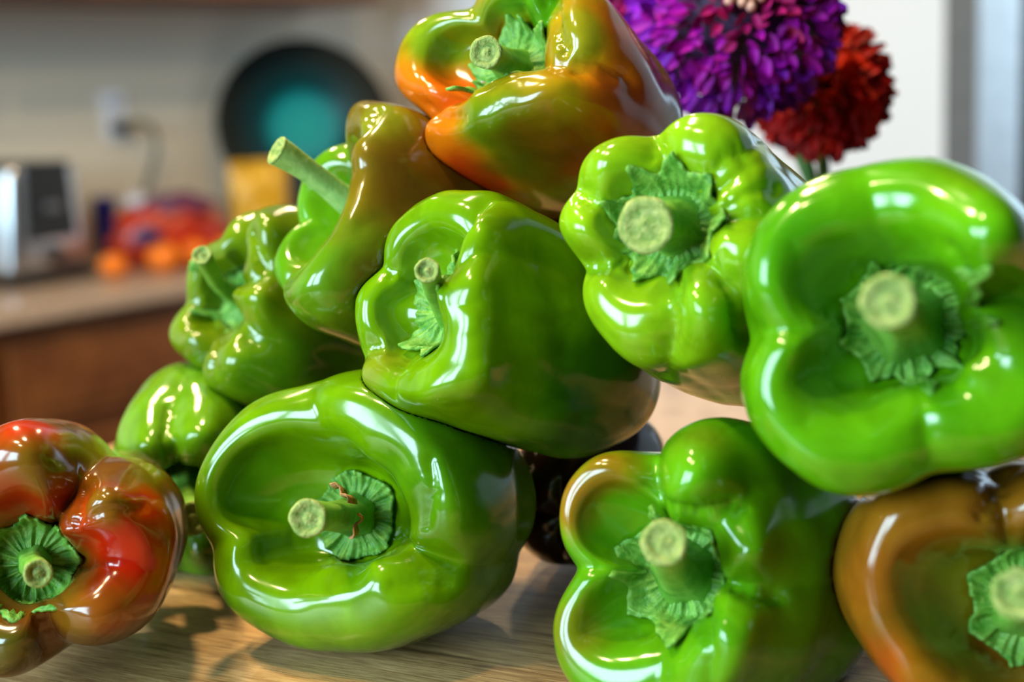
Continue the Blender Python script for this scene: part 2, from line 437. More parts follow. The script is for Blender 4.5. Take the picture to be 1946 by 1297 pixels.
    b1 = (b0 + tl) / 2 + Vector((bow[0] * .01, bow[1] * .01, 0))
    pts = [Vector(p) for p in bez([b0, n0 * .6 + b1 * .4, b1 * .7 + tl * .3, tl], 26)]
    V = []; ns = 30; nrm = None
    for i, p in enumerate(pts):
        u = i / 25
        t = (pts[min(i + 1, 25)] - pts[max(i - 1, 0)]).normalized()
        if nrm is None: nrm = t.orthogonal().normalized()
        nrm = (nrm - nrm.dot(t) * t).normalized(); bb = t.cross(nrm)
        ra = .01 * (r0 * math.exp(-u * 7) * .45 + r1 * (1 - .12 * math.sin(u * 3.14) + .10 * max(0, u - .8) * 5))
        for k in range(ns):
            a = 2 * math.pi * k / ns
            q = ra * (1 + .07 * (1 - .7 * u) * math.cos(5 * a + seed) + .05 * noise.noise(Vector((math.cos(a) * 2, math.sin(a) * 2, u * 4 + seed))))
            V.append(p + q * (math.cos(a) * nrm + math.sin(a) * bb))
    Fk = [(i * ns + k, i * ns + (k + 1) % ns, (i + 1) * ns + (k + 1) % ns, (i + 1) * ns + k) for i in range(25) for k in range(ns)]
    sm = frommesh('stem', V, Fk, stem_mat or STEM, root)
    # cut end: slightly dished disc with a raised rim
    ring = V[-ns:]; cen = sum(ring, Vector()) / ns; tdir = (pts[-1] - pts[-2]).normalized()
    V2 = []
    for f, dz in ((1.0, 0), (1.03, .0006), (.86, .0010), (.66, .0002), (.45, -.0008), (.25, .0003), (.02, .0004)):
        for k in range(ns):
            j = .0004 * noise.noise(Vector((k * .9, f * 9, seed)))
            V2.append(cen + (ring[k] - cen) * f + tdir * (dz + j))
    F2 = [(i * ns + k, i * ns + (k + 1) % ns, (i + 1) * ns + (k + 1) % ns, (i + 1) * ns + k) for i in range(6) for k in range(ns)]
    F2.append(tuple(6 * ns + k for k in range(ns)))
    ce_ = frommesh('cut_end', V2, F2, CUT, sm); ce_['label'] = 'pale pithy cut end of the stem'
    if dried:
        for (f0, a0, ln, wd) in dried:
            p = pts[int(f0 * 25)]; q0 = p + Vector((math.cos(a0), math.sin(a0), .15)) * (.0055 + .01 * r1)
            V = []; Fk = []
            for i in range(9):
                u = i / 8; aa = a0 + u * ln
                c_ = p + Vector((math.cos(aa), math.sin(aa), 0)) * (.004 + .01 * r1 + .0012 * math.sin(u * 9)) + Vector((0, 0, .002 + .0015 * math.sin(u * 7)))
                for s in (-1, 0, 1):
                    V.append(c_ + Vector((math.cos(aa) * .0008 * s, math.sin(aa) * .0008 * s, s * wd * (1 - .5 * u) + (.001 if s == 0 else 0))))
            Fk = [(i * 3 + j, i * 3 + j + 1, i * 3 + j + 4, i * 3 + j + 3) for i in range(8) for j in range(2)]
            dp = frommesh('dried_petal', V, Fk, DRY, root); dp['label'] = 'shrivelled brown petal stuck to the stem'
            so = dp.modifiers.new('thick', 'SOLIDIFY'); so.thickness = .0006
    return root

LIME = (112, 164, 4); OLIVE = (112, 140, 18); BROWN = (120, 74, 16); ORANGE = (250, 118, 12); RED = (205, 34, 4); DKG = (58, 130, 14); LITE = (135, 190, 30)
P = {}
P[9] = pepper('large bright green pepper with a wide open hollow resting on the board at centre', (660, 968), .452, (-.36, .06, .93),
    [(391, 948), (400, 890), (425, 827), (469, 778), (523, 751), (577, 736), (630, 713), (690, 704), (775, 728), (866, 800), (922, 905), (930, 1030), (905, 1112), (872, 1170), (782, 1216), (693, 1239), (612, 1237), (545, 1214), (478, 1176), (429, 1127), (411, 1073), (411, 1036), (397, 1002)],
    L=.088, dep=.62, stations=[((430, 930), .86, .0, .72), ((520, 790), .80, 0, .70), ((640, 740), .72, .05, .6), ((800, 800), .74, .05, .52), ((880, 920), .80, .03, .5), ((895, 1050), .78, -.02, .45), ((780, 1180), .62, .05, .55), ((640, 1210), .60, .06, .62), ((480, 1150), .72, .02, .66), ((415, 1040), .84, -.02, .68)],
    grooves=[((413, 1038), .30, 6), ((880, 1100), .75, 7), ((577, 736), .22, 10), ((660, 1240), .0, 8)], base=LIME,
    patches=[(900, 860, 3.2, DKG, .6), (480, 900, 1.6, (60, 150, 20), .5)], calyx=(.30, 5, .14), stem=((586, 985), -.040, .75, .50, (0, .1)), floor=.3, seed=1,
    dried=[(.40, .5, .9, .0042), (.34, -.7, .8, .0034)], cc=(682, 980),
    sculpt=[((490, 890), 1.3, -.25), ((560, 1085), 1.0, -.22), ([(440, 1036), (500, 1018), (570, 1002)], .6, .28), ((775, 925), 1.0, .24), ((790, 1015), 1.0, .22), ((722, 1072), .65, .20), ((618, 1085), .6, .15), ((700, 858), .8, .2), ([(860, 1106), (810, 1100), (760, 1100)], .32, -.2), ([(806, 870), (812, 940), (800, 1000)], .22, -.16)])
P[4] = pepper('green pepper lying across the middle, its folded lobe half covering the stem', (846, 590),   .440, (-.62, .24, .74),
    [(913, 372), (874, 370), (822, 392), (779, 426), (749, 474), (736, 517), (712, 552), (702, 599), (697, 651), (688, 700), (702, 742), (750, 775), (830, 800), (905, 800), (965, 760), (992, 690), (1000, 600), (1012, 500), (1008, 420), (980, 370), (945, 357)],
    L=.098, dep=.34, stations=[((760, 520), .80, .02, .5), ((800, 420), .80, .02, .55), ((870, 385), .78, .05), ((945, 390), .72, .22), ((960, 480), .60, .35), ((940, 600), .56, .40, .5), ((920, 740), .68, .30), ((820, 770), .68, .18), ((720, 720), .78, .08), ((720, 620), .82, .0)],
    grooves=[((913, 374), .6, 6), ((736, 517), .3, 6), ((697, 655), .5, 7), ((1000, 440), .25, 8)], base=LIME, patches=[(1150, 760, 3.2, (38, 100, 12), .8), (700, 680, 1.1, (150, 165, 40), .6)],  # first patch: the tail's shaded side painted darker green
    calyx=(.44, 5, .34), stem=((812, 515), -.020, .85, .34, (-.1, .2)), seed=2, body=(1.02, .95, .66), cc=(862, 596), cvx=.7,
    sculpt=[((938, 440), .9, .12), ([(1030, 470), (1060, 560), (1078, 650)], .5, -.16), ([(735, 752), (742, 705), (765, 670)], .24, -.22), ([(736, 517), (770, 530), (800, 545)], .26, -.22), ([(698, 655), (730, 652), (770, 645)], .26, -.22), ([(770, 725), (830, 742), (910, 742)], .8, .28), ([(917, 560), (917, 700)], .7, .2)])
P[2] = pepper('brownish green pepper on its side with a long pale stem sticking out left', (622, 368), .506, (-.77, .43, .50),
    ['polar', (0, 3.9), (25, 4.2), (50, 4.1), (75, 4.5), (92, 4.2), (110, 4.3), (150, 3.8), (170, 3.6), (190, 3.9), (215, 4.2), (235, 4.3), (255, 4.9), (280, 5.2), (300, 4.9), (325, 3.9)],
    L=.080, body=(1.02, .90, .55), dep=.45, stations=[(0, .70, .12), (60, .74, .10), (92, .74, .0), (140, .8, -.02), (210, .8, 0), (270, .74, .08), (310, .74, .10)],
    grooves=[(92, .6, 8), (222, .5, 7), (160, .4, 8), (335, .15, 10)], base=(128, 112, 20),
    patches=[(570, 570, 2.9, (98, 150, 18), .95), (None, (-2.0, 2.2, -.3), 2.6, (100, 165, 16), 1), (None, (-3.2, -.2, -.3), 2.2, (96, 165, 16), 1), (None, (0, 0, -1.5), 1.8, (96, 165, 16), 1), (720, 210, 1.2, (140, 150, 30), 1), (720, 530, 1.2, (84, 44, 10), .7), (820, 330, 2.4, (96, 56, 12), .7), (640, 640, 1.6, (110, 110, 20), .6)],
    calyx=(.36, 6, .2), stem=((528, 287), -.010, .65, .48, (.1, .25)), seed=3, stem_mat=STEMP,
    sculpt=[([(671, 262), (690, 225), (704, 194)], .26, -.35), ((600, 560), 1.9, .42), ((680, 290), 1.0, .2), ([(600, 440), (670, 430), (740, 400)], .8, -.14)])
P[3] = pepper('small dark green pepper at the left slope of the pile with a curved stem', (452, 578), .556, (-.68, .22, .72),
    [(343, 638), (348, 605), (364, 573), (375, 527), (405, 478), (445, 457), (466, 450), (473, 407), (505, 383), (547, 377), (590, 420), (600, 500), (592, 580), (590, 660), (560, 740), (500, 770), (463, 774), (419, 749), (396, 719), (384, 692), (352, 668)],
    L=.080, dep=.45, stations=[((355, 610), .76, .0), ((400, 500), .76, -.02), ((440, 470), .72, 0), ((510, 400), .70, .15), ((560, 480), .62, .25), ((560, 620), .62, .30), ((480, 720), .62, .22), ((410, 710), .66, .18), ((370, 670), .7, .05)],
    grooves=[((466, 440), 1.1, 6), ((364, 573), .4, 6), ((384, 692), 1.1, 6), ((585, 500), .4, 8), ((585, 720), .45, 8)], base=(112, 146, 12),
    patches=[(630, 680, 1.8, (52, 92, 10), .7), (520, 720, 1.6, (74, 130, 14), .7), (400, 640, 1.0, (110, 120, 18), .6)], calyx=(.34, 5, .3), stem=((384, 486), -.020, .55, .34, (-.1, -.3)), seed=4, cc=(466, 568), cvx=.6,  # first patch: shade beneath the neighbouring pepper, painted dark into the right body
    sculpt=[((430, 690), .9, .25), ((500, 560), .8, .25), ((508, 430), .9, .25), ((430, 482), .7, .15), ((364, 632), .6, .15), ([(462, 630), (490, 642)], .3, -.22), ([(384, 692), (395, 650), (430, 625)], .24, -.3), ([(466, 440), (475, 480), (490, 505)], .24, -.3), ([(364, 573), (400, 580), (430, 585)], .24, -.2)])
P[1] = pepper('topmost pepper of the pile, half ripened from green to orange', (968, 135), .475, (-.52, .30, .80),
    [(762, 182), (774, 108), (805, 55), (845, 29), (891, 23), (925, -12), (985, -32), (1048, -40), (1110, -30), (1153, 0), (1180, 50), (1195, 120), (1180, 200), (1120, 260), (1030, 290), (930, 320), (850, 315), (812, 275), (802, 234), (806, 205), (790, 205)],
    L=.086, dep=.42, stations=[((780, 150), .80, .0), ((850, 50), .80, .0), ((960, 0), .8, .0), ((1050, -10), .72, .02), ((1110, 60), .64, .16), ((1130, 150), .60, .22), ((1040, 200), .46, .24), ((930, 220), .50, .22), ((840, 240), .72, .18), ((795, 190), .76, .05)],
    grooves=[((891, 20), .4, 7), ((1040, -20), .75, 6), ((1190, 135), .45, 8), ((803, 206), .9, 6)], base=(176, 148, 16),
    patches=[(800, 190, 2.1, ORANGE, 1), (850, 300, 1.7, (250, 128, 14), .95), (930, 250, 1.5, (104, 140, 16), .9), (900, 350, 1.6, (220, 60, 10), .9), (830, 70, 1.6, (125, 160, 22), .9), (1000, 20, 1.5, (90, 165, 16), 1), (1200, 130, 2.2, (240, 124, 16), .95), (870, 160, 1.2, (246, 112, 20), .9), (1080, 60, 1.2, (140, 150, 24), .8), (1060, 300, 2.2, (120, 70, 10), .8), (960, 330, 1.2, (100, 105, 14), .6), (1230, 260, 2.4, (196, 70, 14), .8)],
    calyx=(.42, 5, .3), stem=((924, 100), -.016, 1.05, .48, (-.1, .1)), seed=5, cc=(985, 138), cvx=.5,
    sculpt=[([(803, 206), (830, 220), (868, 222)], .26, -.26), ((822, 178), .8, .22), ([(975, 0), (985, 45), (1000, 75)], .22, -.3), ([(1042, 0), (1046, 55), (1060, 95)], .22, -.3), ([(900, 225), (960, 200), (1060, 165)], .9, .2), ([(1205, 142), (1155, 122), (1095, 128)], .3, -.28)])
P[5] = pepper('light green many-lobed pepper with a short broad stem stub, right of the topmost pepper', (1281, 440), .404, (-.38, .06, .92),
    [(1068, 422), (1083, 376), (1094, 357), (1105, 320), (1138, 274), (1184, 251), (1235, 246), (1267, 225), (1328, 212), (1390, 225), (1450, 280), (1482, 350), (1490, 430), (1470, 530), (1440, 610), (1374, 690), (1290, 728), (1221, 706), (1156, 658), (1119, 607), (1101, 545), (1101, 503), (1080, 464)],
    L=.105, bend=(.6, -1.2), body=(1.08, 1.06, .72), dep=.36, stations=[((1085, 420), .78, 0), ((1130, 310), .76, 0), ((1200, 275), .74, 0), ((1330, 250), .70, .02), ((1430, 340), .62, .08), ((1450, 460), .62, .1), ((1400, 600), .60, .2), ((1330, 640), .58, .24), ((1230, 680), .66, .08), ((1130, 590), .76, .0), ((1110, 500), .76, .0)],
    grooves=[((1096, 357), .35, 6), ((1235, 246), .4, 8), ((1101, 503), .5, 6), ((1450, 280), .35, 7), ((1475, 400), .5, 6), ((1262, 725), .5, 7), ((1445, 600), .6, 8)], base=(140, 192, 20),
    patches=[(1310, 560, 1.3, (110, 175, 24), .6), (1350, 740, 2.0, (78, 130, 16), .6)], calyx=(.48, 9, .24), stem=((1228, 428), -.009, .9, .72, (0, 0)), seed=6, cc=(1280, 430), cvx=1,
    sculpt=[((1337, 590), 1.1, .45), ([(1255, 728), (1265, 650), (1275, 560)], .25, -.3), ([(1425, 650), (1405, 565), (1365, 495)], .25, -.3), ([(1101, 503), (1150, 500), (1210, 490)], .25, -.28), ([(1096, 357), (1140, 385), (1195, 410)], .25, -.26), ([(1235, 246), (1245, 295), (1258, 335)], .28, -.25), ([(1350, 330), (1400, 292), (1455, 258)], .26, -.26), ([(1375, 405), (1430, 365), (1490, 350)], .26, -.26), ((1140, 320), 1.0, .15), ((1120, 430), .8, .15)])
P[6] = pepper('big bright green pepper in front at right, its deep hollow facing the viewer', (1715, 612), .352, (-.12, .02, .99),
    [(1406, 741), (1411, 678), (1436, 636), (1414, 542), (1419, 479), (1448, 421), (1495, 369), (1563, 338), (1642, 311), (1715, 296), (1778, 296), (1852, 322), (1904, 353), (1945, 390), (1985, 450), (2020, 530), (2040, 620), (2040, 720), (2010, 800), (1946, 872), (1852, 893), (1778, 896), (1694, 930), (1616, 948), (1537, 930), (1474, 872), (1427, 815)],
    L=.100, bend=(1.2, -.5), dep=.62, stations=[((1430, 740), .84, .0, .72), ((1430, 500), .82, 0, .72), ((1540, 360), .76, 0, .7), ((1720, 320), .72, .03, .62), ((1860, 350), .55, .26, .5), ((1960, 470), .52, .24, .5), ((2020, 620), .72, .0, .55), ((1960, 830), .72, .05), ((1800, 870), .68, .08), ((1620, 920), .70, .06, .66), ((1480, 860), .78, .02, .7)],
    grooves=[((1438, 636), .45, 7), ((1778, 897), .30, 9), ((1990, 560), .9, 7), ((1642, 311), .2, 9)], base=(96, 174, 12),
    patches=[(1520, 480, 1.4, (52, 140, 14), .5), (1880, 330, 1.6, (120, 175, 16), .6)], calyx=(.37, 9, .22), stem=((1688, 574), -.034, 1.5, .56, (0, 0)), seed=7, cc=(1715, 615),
    sculpt=[((1868, 440), 1.25, .62), ((1895, 622), .7, .45), ((1862, 710), .6, .3), ([(1795, 480), (1835, 545), (1930, 562)], .22, -.25), ((1520, 480), 1.2, -.28), ((1540, 790), 1.0, -.2), ([(1445, 640), (1520, 650), (1585, 650)], .6, .25)])
P[7] = pepper('green pepper with bronze-tinged rim at lower right, one lobe drooping over its hollow', (1285, 1090), .400, (-.42, .08, .90),
    [(1075, 1022), (1082, 948), (1110, 892), (1156, 854), (1198, 847), (1222, 850), (1240, 832), (1282, 810), (1343, 794), (1400, 800), (1452, 860), (1482, 960), (1494, 1070), (1494, 1180), (1470, 1270), (1400, 1345), (1300, 1388), (1200, 1385), (1130, 1350), (1090, 1297), (1068, 1236), (1063, 1176), (1075, 1125), (1091, 1087), (1078, 1055)],
    L=.082, body=(1.04, .98, .7), bend=(2.0, -.6), dep=.55, stations=[((1090, 1000), .86, .0, .62), ((1110, 920), .86, .0, .62), ((1180, 865), .84, .0, .6), ((1250, 850), .62, .22), ((1330, 830), .52, .34, .5), ((1420, 860), .62, .22), ((1470, 1000), .70, .1), ((1480, 1100), .66, .08), ((1440, 1250), .58, .22), ((1340, 1350), .66, .22), ((1200, 1350), .66, .06), ((1090, 1240), .80, .0, .62), ((1095, 1087), .80, -.04, .6)],
    grooves=[((1221, 858), .9, 6), ((1091, 1087), .45, 6), ((1490, 1120), .6, 7), ((1240, 1388), .4, 8), ((1462, 890), .3, 8)], base=(96, 170, 14),
    patches=[(1140, 880, 1.1, (150, 110, 20), .8), (1085, 970, 1.0, (160, 110, 24), .8), (1072, 1200, 1.0, (130, 130, 24), .7), (1330, 820, .9, (130, 165, 30), .6)], calyx=(.44, 6, .24), stem=((1262, 1033), -.032, 1.3, .54, (0, 0)), seed=8, cc=(1302, 1085), cvx=.3,
    sculpt=[((1320, 900), 1.2, .45), ([(1225, 930), (1262, 972), (1330, 987), (1420, 965)], .22, -.28), ((1432, 1050), .8, .28), ((1390, 1210), 1.2, .4), ([(1490, 1125), (1430, 1117), (1380, 1100)], .22, -.28), ([(1325, 1160), (1335, 1240), (1335, 1330)], .3, -.28), ([(1095, 1087), (1150, 1092), (1205, 1092)], .5, .22), ((1140, 980), .8, -.25), ((1130, 1190), .8, -.25)])
P[8] = pepper('bronze brown pepper cut off by the lower right corner of the picture', (1925, 1150), .372, (-.10, .02, .99),
    [(1608, 1106), (1617, 1036), (1645, 975), (1692, 938), (1760, 910), (1831, 896), (1880, 893), (1911, 900), (1960, 880), (2060, 890), (2150, 950), (2210, 1050), (2230, 1170), (2200, 1290), (2130, 1390), (2020, 1450), (1900, 1460), (1800, 1415), (1701, 1310), (1664, 1245), (1622, 1176)],
    L=.085, dep=.6, cf=.80, stations=[((1650, 1080), .83, 0), ((1830, 920), .72, .08), ((2000, 900), .74, .05), ((2200, 1100), .8, 0), ((2000, 1440), .74, .05), ((1740, 1320), .78, .02)],
    grooves=[((1911, 895), .6, 7), ((2210, 1250), .4, 8), ((1760, 1400), .3, 9)], base=(150, 98, 22),
    patches=[(1850, 1080, 1.9, (130, 124, 20), .9), (1690, 1290, 1.2, (205, 90, 16), .8), (1620, 1100, 1.0, (160, 90, 20), .6), (1800, 1200, 1.4, (140, 130, 20), .8)], calyx=(.38, 7, .2), stem=((1935, 1130), -.034, 1.3, .55, (0, 0)), seed=9, cc=(1945, 1145),
    sculpt=[([(1690, 960), (1790, 930), (1870, 945)], .9, .2), ([(1911, 890), (1900, 930), (1875, 985)], .26, -.3), ((1730, 1080), 1.0, -.2)])
P[11] = pepper('red and olive half-ripened pepper cut off by the left picture edge', (70, 1055), .440, (.06, .0, 1.0),
    [(44, 798), (89, 804), (129, 836), (154, 882), (187, 887), (231, 898), (280, 929), (318, 974), (331, 1018), (327, 1076), (311, 1129), (285, 1174), (222, 1218), (150, 1240), (111, 1247), (67, 1278), (0, 1284), (-70, 1262), (-130, 1200), (-160, 1110), (-160, 1010), (-130, 920), (-70, 850), (0, 811)],
    L=.085, dep=.45, stations=[((60, 830), .66, .1), ((150, 890), .62, .06), ((220, 930), .54, .18), ((300, 1010), .70, .05), ((310, 1080), .72, .0), ((270, 1160), .60, .1), ((180, 1220), .56, .14), ((60, 1250), .62, .1), ((-100, 1150), .7, .05), ((-100, 920), .7, .05)],
    grooves=[((155, 885), .95, 6), ((320, 1000), .0, 6), ((290, 1090), .12, 9), ((108, 1246), .7, 7), ((-150, 1080), .6, 8)], base=(128, 88, 18),
    patches=[(260, 1040, 1.7, RED, 1), (60, 800, 1.1, (200, 56, 14), .9), (40, 960, 1.6, (165, 40, 10), .8), (30, 1190, 1.3, (120, 40, 12), .7), (20, 1250, 1.1, (96, 92, 26), .9), (230, 1180, 1.0, (150, 76, 18), .7), (200, 960, .8, (122, 100, 22), .7), (90, 880, 1.0, (128, 96, 22), .8), (320, 1000, 1.2, (180, 34, 10), .7)],
    calyx=(.37, 8, .2), stem=((72, 1090), -.022, .62, .38, (0, .2)), seed=10, cc=(67, 1068), cvx=.7,
    sculpt=[((220, 960), .9, .32), ([(156, 885), (150, 930), (132, 980)], .24, -.36), ([(115, 988), (165, 988), (230, 972), (285, 962)], .24, -.22), ((205, 1170), 1.0, .28), ((40, 1215), 1.2, .28), ([(108, 1246), (96, 1200), (82, 1160)], .26, -.32), ((60, 860), 1.2, .28)])
P[10] = pepper('small green pepper tucked behind the large one at lower left, stem facing down', (352, 915), .548, (.10, -.34, .93),
    [(205, 880), (216, 844), (245, 804), (289, 775), (330, 760), (365, 753), (430, 765), (480, 820), (500, 900), (495, 1000), (450, 1075), (380, 1107), (345, 1096), (320, 1104), (280, 1075), (235, 1000), (212, 930)],
    L=.08, dep=.5, stations=[((220, 870), .7, .1), ((280, 800), .56, .3), ((380, 780), .56, .3), ((470, 860), .6, .2), ((460, 1020), .62, .1), ((370, 1080), .56, .14), ((300, 1060), .6, .1), ((230, 960), .7, 0)],
    grooves=[((325, 762), .6, 8), ((214, 880), .6, 7), ((335, 1100), .7, 7), ((490, 940), .5, 8)], base=(110, 168, 18),
    patches=[(370, 1050, 1.5, (80, 120, 16), .8)], calyx=(.36, 6, .2), stem=((366, 985), -.034, .8, .56, (0, -.1)), seed=11, cc=(352, 912), cvx=.7,
    sculpt=[((280, 845), 1.2, .3), ((395, 825), 1.0, .3), ([(330, 760), (320, 820), (335, 872)], .26, -.34), ((378, 1052), .7, .3)])
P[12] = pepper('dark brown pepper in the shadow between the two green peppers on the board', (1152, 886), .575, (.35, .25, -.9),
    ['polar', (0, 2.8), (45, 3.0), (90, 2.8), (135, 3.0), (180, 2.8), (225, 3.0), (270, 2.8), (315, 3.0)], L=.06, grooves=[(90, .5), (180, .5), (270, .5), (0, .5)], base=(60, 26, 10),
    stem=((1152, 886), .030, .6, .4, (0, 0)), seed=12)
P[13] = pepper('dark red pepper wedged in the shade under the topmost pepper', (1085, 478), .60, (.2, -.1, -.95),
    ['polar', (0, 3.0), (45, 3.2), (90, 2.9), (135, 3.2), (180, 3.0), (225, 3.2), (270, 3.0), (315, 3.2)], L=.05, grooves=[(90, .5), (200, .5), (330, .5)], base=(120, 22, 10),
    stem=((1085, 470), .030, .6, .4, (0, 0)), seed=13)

# where two peppers touch, the hidden one gives way; where one lies on the board it lies flat
from mathutils.bvhtree import BVHTree
def body_of(r): return [c for c in r.children if c.name.startswith('body')][0]
def give_way(A, B):
    ra, rb = P[A], P[B]; ma, mb = ra.matrix_world.copy(), rb.matrix_world.copy(); mai = ma.inverted()
    vb = [mb @ v.co for v in body_of(rb).data.vertices]; T = BVHTree.FromPolygons(vb, [p.vertices for p in body_of(rb).data.polygons])
    lo = Vector([min(v[i] for v in vb) for i in range(3)]); hi = Vector([max(v[i] for v in vb) for i in range(3)])
    dirn = Vector((.31, .52, .795)).normalized()
    for v in body_of(ra).data.vertices:
        q = ma @ v.co
        if any(q[i] < lo[i] or q[i] > hi[i] for i in range(3)): continue
        c = 0; o_ = q.copy()
        for _ in range(12):
            h = T.ray_cast(o_, dirn)
            if h[0] is None: break
            c += 1; o_ = h[0] + dirn * 1e-5
        if c % 2:
            n_ = T.find_nearest(q)[0]; d_ = n_ - q
            v.co = mai @ (n_ + d_.normalized() * .0004)
for a_, b_ in ((9, 4), (3, 2), (2, 1), (7, 8), (5, 6), (13, 2), (2, 4), (3, 10), (5, 4), (13, 5)): give_way(a_, b_)
for r_ in P.values():
    m_ = r_.matrix_world.copy(); mi__ = m_.inverted()
    for v in body_of(r_).data.vertices:
        q = m_ @ v.co
        if q.z < BZ + .0004: q.z = BZ + .0004; v.co = mi__ @ q
    body_of(r_).data.update()

# ------------------------------------------------------------------ things on the kitchen counter
def place(px, py, z=CZ, rot=PH): 
    p = onz(px, py, z); return Matrix.Translation(p) @ Matrix.Rotation(rot, 4, 'Z')
CHROME = plain('brushed_steel', (200, 202, 208), .28, 1, 0, 14); BLACK = plain('black_plastic', (16, 17, 18), .35, 0, 0, 6); GREY = plain('grey_plastic', (120, 122, 126), .4, .6)
# toaster, its control end facing the room
ta, tb = onz(22, 552, CZ), onz(184, 524, CZ)
tv = tb - ta; TW = float(np.linalg.norm(tv[:2])); TA = math.atan2(tv[1], tv[0])
TH_ = .19 * TW / .17
r = empty('toaster', None, 'steel two-slot toaster with black control end on the counter at left edge', 'toaster', None, Matrix.Translation((ta + tb) / 2) @ Matrix.Rotation(TA, 4, 'Z'))
def taper(bm, z0, z1, f):
    for v in bm.verts:
        t = (v.co.z - z0) / (z1 - z0); v.co.x *= 1 - f * t
bm = bmesh.new(); box(bm, -TW / 2, TW / 2, .0, .29, .018, TH_, .028, 5); taper(bm, .018, TH_, .20); frombm('body', bm, CHROME, r, True)
obox('base', (-TW / 2 + .002, TW / 2 - .002, -.004, .292, 0, .026), BLACK, r, .004)
bm = bmesh.new(); box(bm, -TW * .30, TW * .34, -.004, .01, TH_ * .36, TH_ * .985, .006, 2); taper(bm, 0, TH_, .20); cp = frombm('control_panel', bm, BLACK, r)
bm = bmesh.new(); box(bm, -.016, .016, -.026, -.002, TH_ * .60, TH_ * .66, .003, 2); frombm('lever', bm, GREY, cp)
V, Fk = lathe([(.0005, .0), (.017, 0), (.019, -.004), (.017, -.014), (.0005, -.016)], 28)
V = [(x, z, y) for x, y, z in V]
o = frommesh('dial', V, Fk, BLACK, r); o.location = (.005, 0, TH_ * .24)
for k in (-1, 1):
    V, Fk = lathe([(.0005, .0), (.006, 0), (.006, -.004), (.0005, -.005)], 14); V = [(x, z, y) for x, y, z in V]
    o = frommesh('button', V, Fk, GREY, r); o.location = (.005 + k * .034, .0, TH_ * .24)
for k in (-1, 1):
    obox('bread_slot', (k * .03 - .014, k * .03 + .014, .06, .25, TH_ - .004, TH_ + .0015), BLACK, r, .001)
# clementines
CLEM = plant('clementine_peel', (222, 98, 6), (246, 138, 18), 60, .35, .15); CB = plain('clementine_button', (84, 104, 40), .7)
def clementine(px, py, rad, label, z=CZ):
    p = onz(px, py, z)
    r = empty('clementine', tuple(p), label, 'clementine', 'clementines by the fruit bag')
    V, Fk = lathe([(.0005, .06), (.1, .05), (.3, .05), (.62, .2), (.88, .48), (1, .88), (.95, 1.28), (.74, 1.6), (.42, 1.76), (.16, 1.76), (.0005, 1.70)], 32)
    V = [tuple(np.array(v) * rad * np.array((1.03, 1.0, .98))) for v in V]
    frommesh('peel', V, Fk, CLEM, r)
    V, Fk = lathe([(.0005, 1.78), (.10, 1.77), (.12, 1.70)], 10); frommesh('stem_button', [tuple(np.array(v) * rad) for v in V], Fk, CB, r)
    r.rotation_euler = (random.uniform(-.3, .3), random.uniform(-.3, .3), random.uniform(0, 6)); r.rotation_euler[0] *= .3; r.rotation_euler[1] *= .3
    return r
clementine(216, 529, .030, 'single clementine apart from the rest, between the toaster and the fruit bag')
clementine(315, 518, .036, 'clementine at the front left of the fruit bag, under its navy label')
clementine(372, 508, .033, 'clementine in the middle of the row before the fruit bag')
clementine(438, 500, .033, 'clementine beside the curved pepper stem, last before the yellow bag')
clementine(385, 430, .031, 'clementine lying on top of the row, halfway up the fruit bag', CZ + .062)
# red fruit bag behind them
BAGR = plant('red_fruit_bag_film', (128, 22, 20), (206, 62, 22), 14, .3, .3); BAGP = plant('purple_label_film', (58, 28, 66), (120, 60, 84), 20, .35, .2); NAVY = plain('navy_label', (22, 20, 84), .35)
bp = onz(362, 508, CZ) - .075 * NV
r = empty('fruit_bag', None, 'red bag of fruit with a purple printed top lying on the counter', 'bag', None, Matrix.Translation(bp) @ Matrix.Rotation(.25, 4, 'Z'))
def lumpy(sx, sy, sz, seed, amp=.18, fr=2.2, n=40, m=24, flat=.75):
    V, Fk = lathe([(max(.001, math.sin(math.pi * i / m)), -math.cos(math.pi * i / m)) for i in range(m + 1)], n)
    out = []
    for v in V:
        q = Vector(v); d = 1 + amp * noise.noise(q * fr + Vector((seed, 0, 0))); q *= d
        z = max(q.z, -flat); out.append((q.x * sx, q.y * sy, (z + flat) * sz))
    return out, Fk
V, Fk = lumpy(.125, .065, .085, 3, .22, 2.6); frommesh('bag_film', V, Fk, BAGR, r)
V, Fk = lumpy(.085, .05, .03, 8, .2, 2.2); o = frommesh('printed_top', V, Fk, BAGP, r); o.location = (.025, 0, .115); o['label'] = 'purple printed top of the bag'
V, Fk = lumpy(.034, .010, .018, 5, .1, 2, 24, 14, 1); o = frommesh('navy_label', V, Fk, NAVY, r); o.location = (-.045, -.066, .058); o['label'] = 'dark blue printed label'
V, Fk = lumpy(.03, .03, .02, 6, .3, 3, 20, 12); o = frommesh('bag_neck', V, Fk, plain('clear_film', (190, 188, 200), .25), r); o.location = (-.06, .01, .135); o['label'] = 'gathered pale plastic neck of the bag'
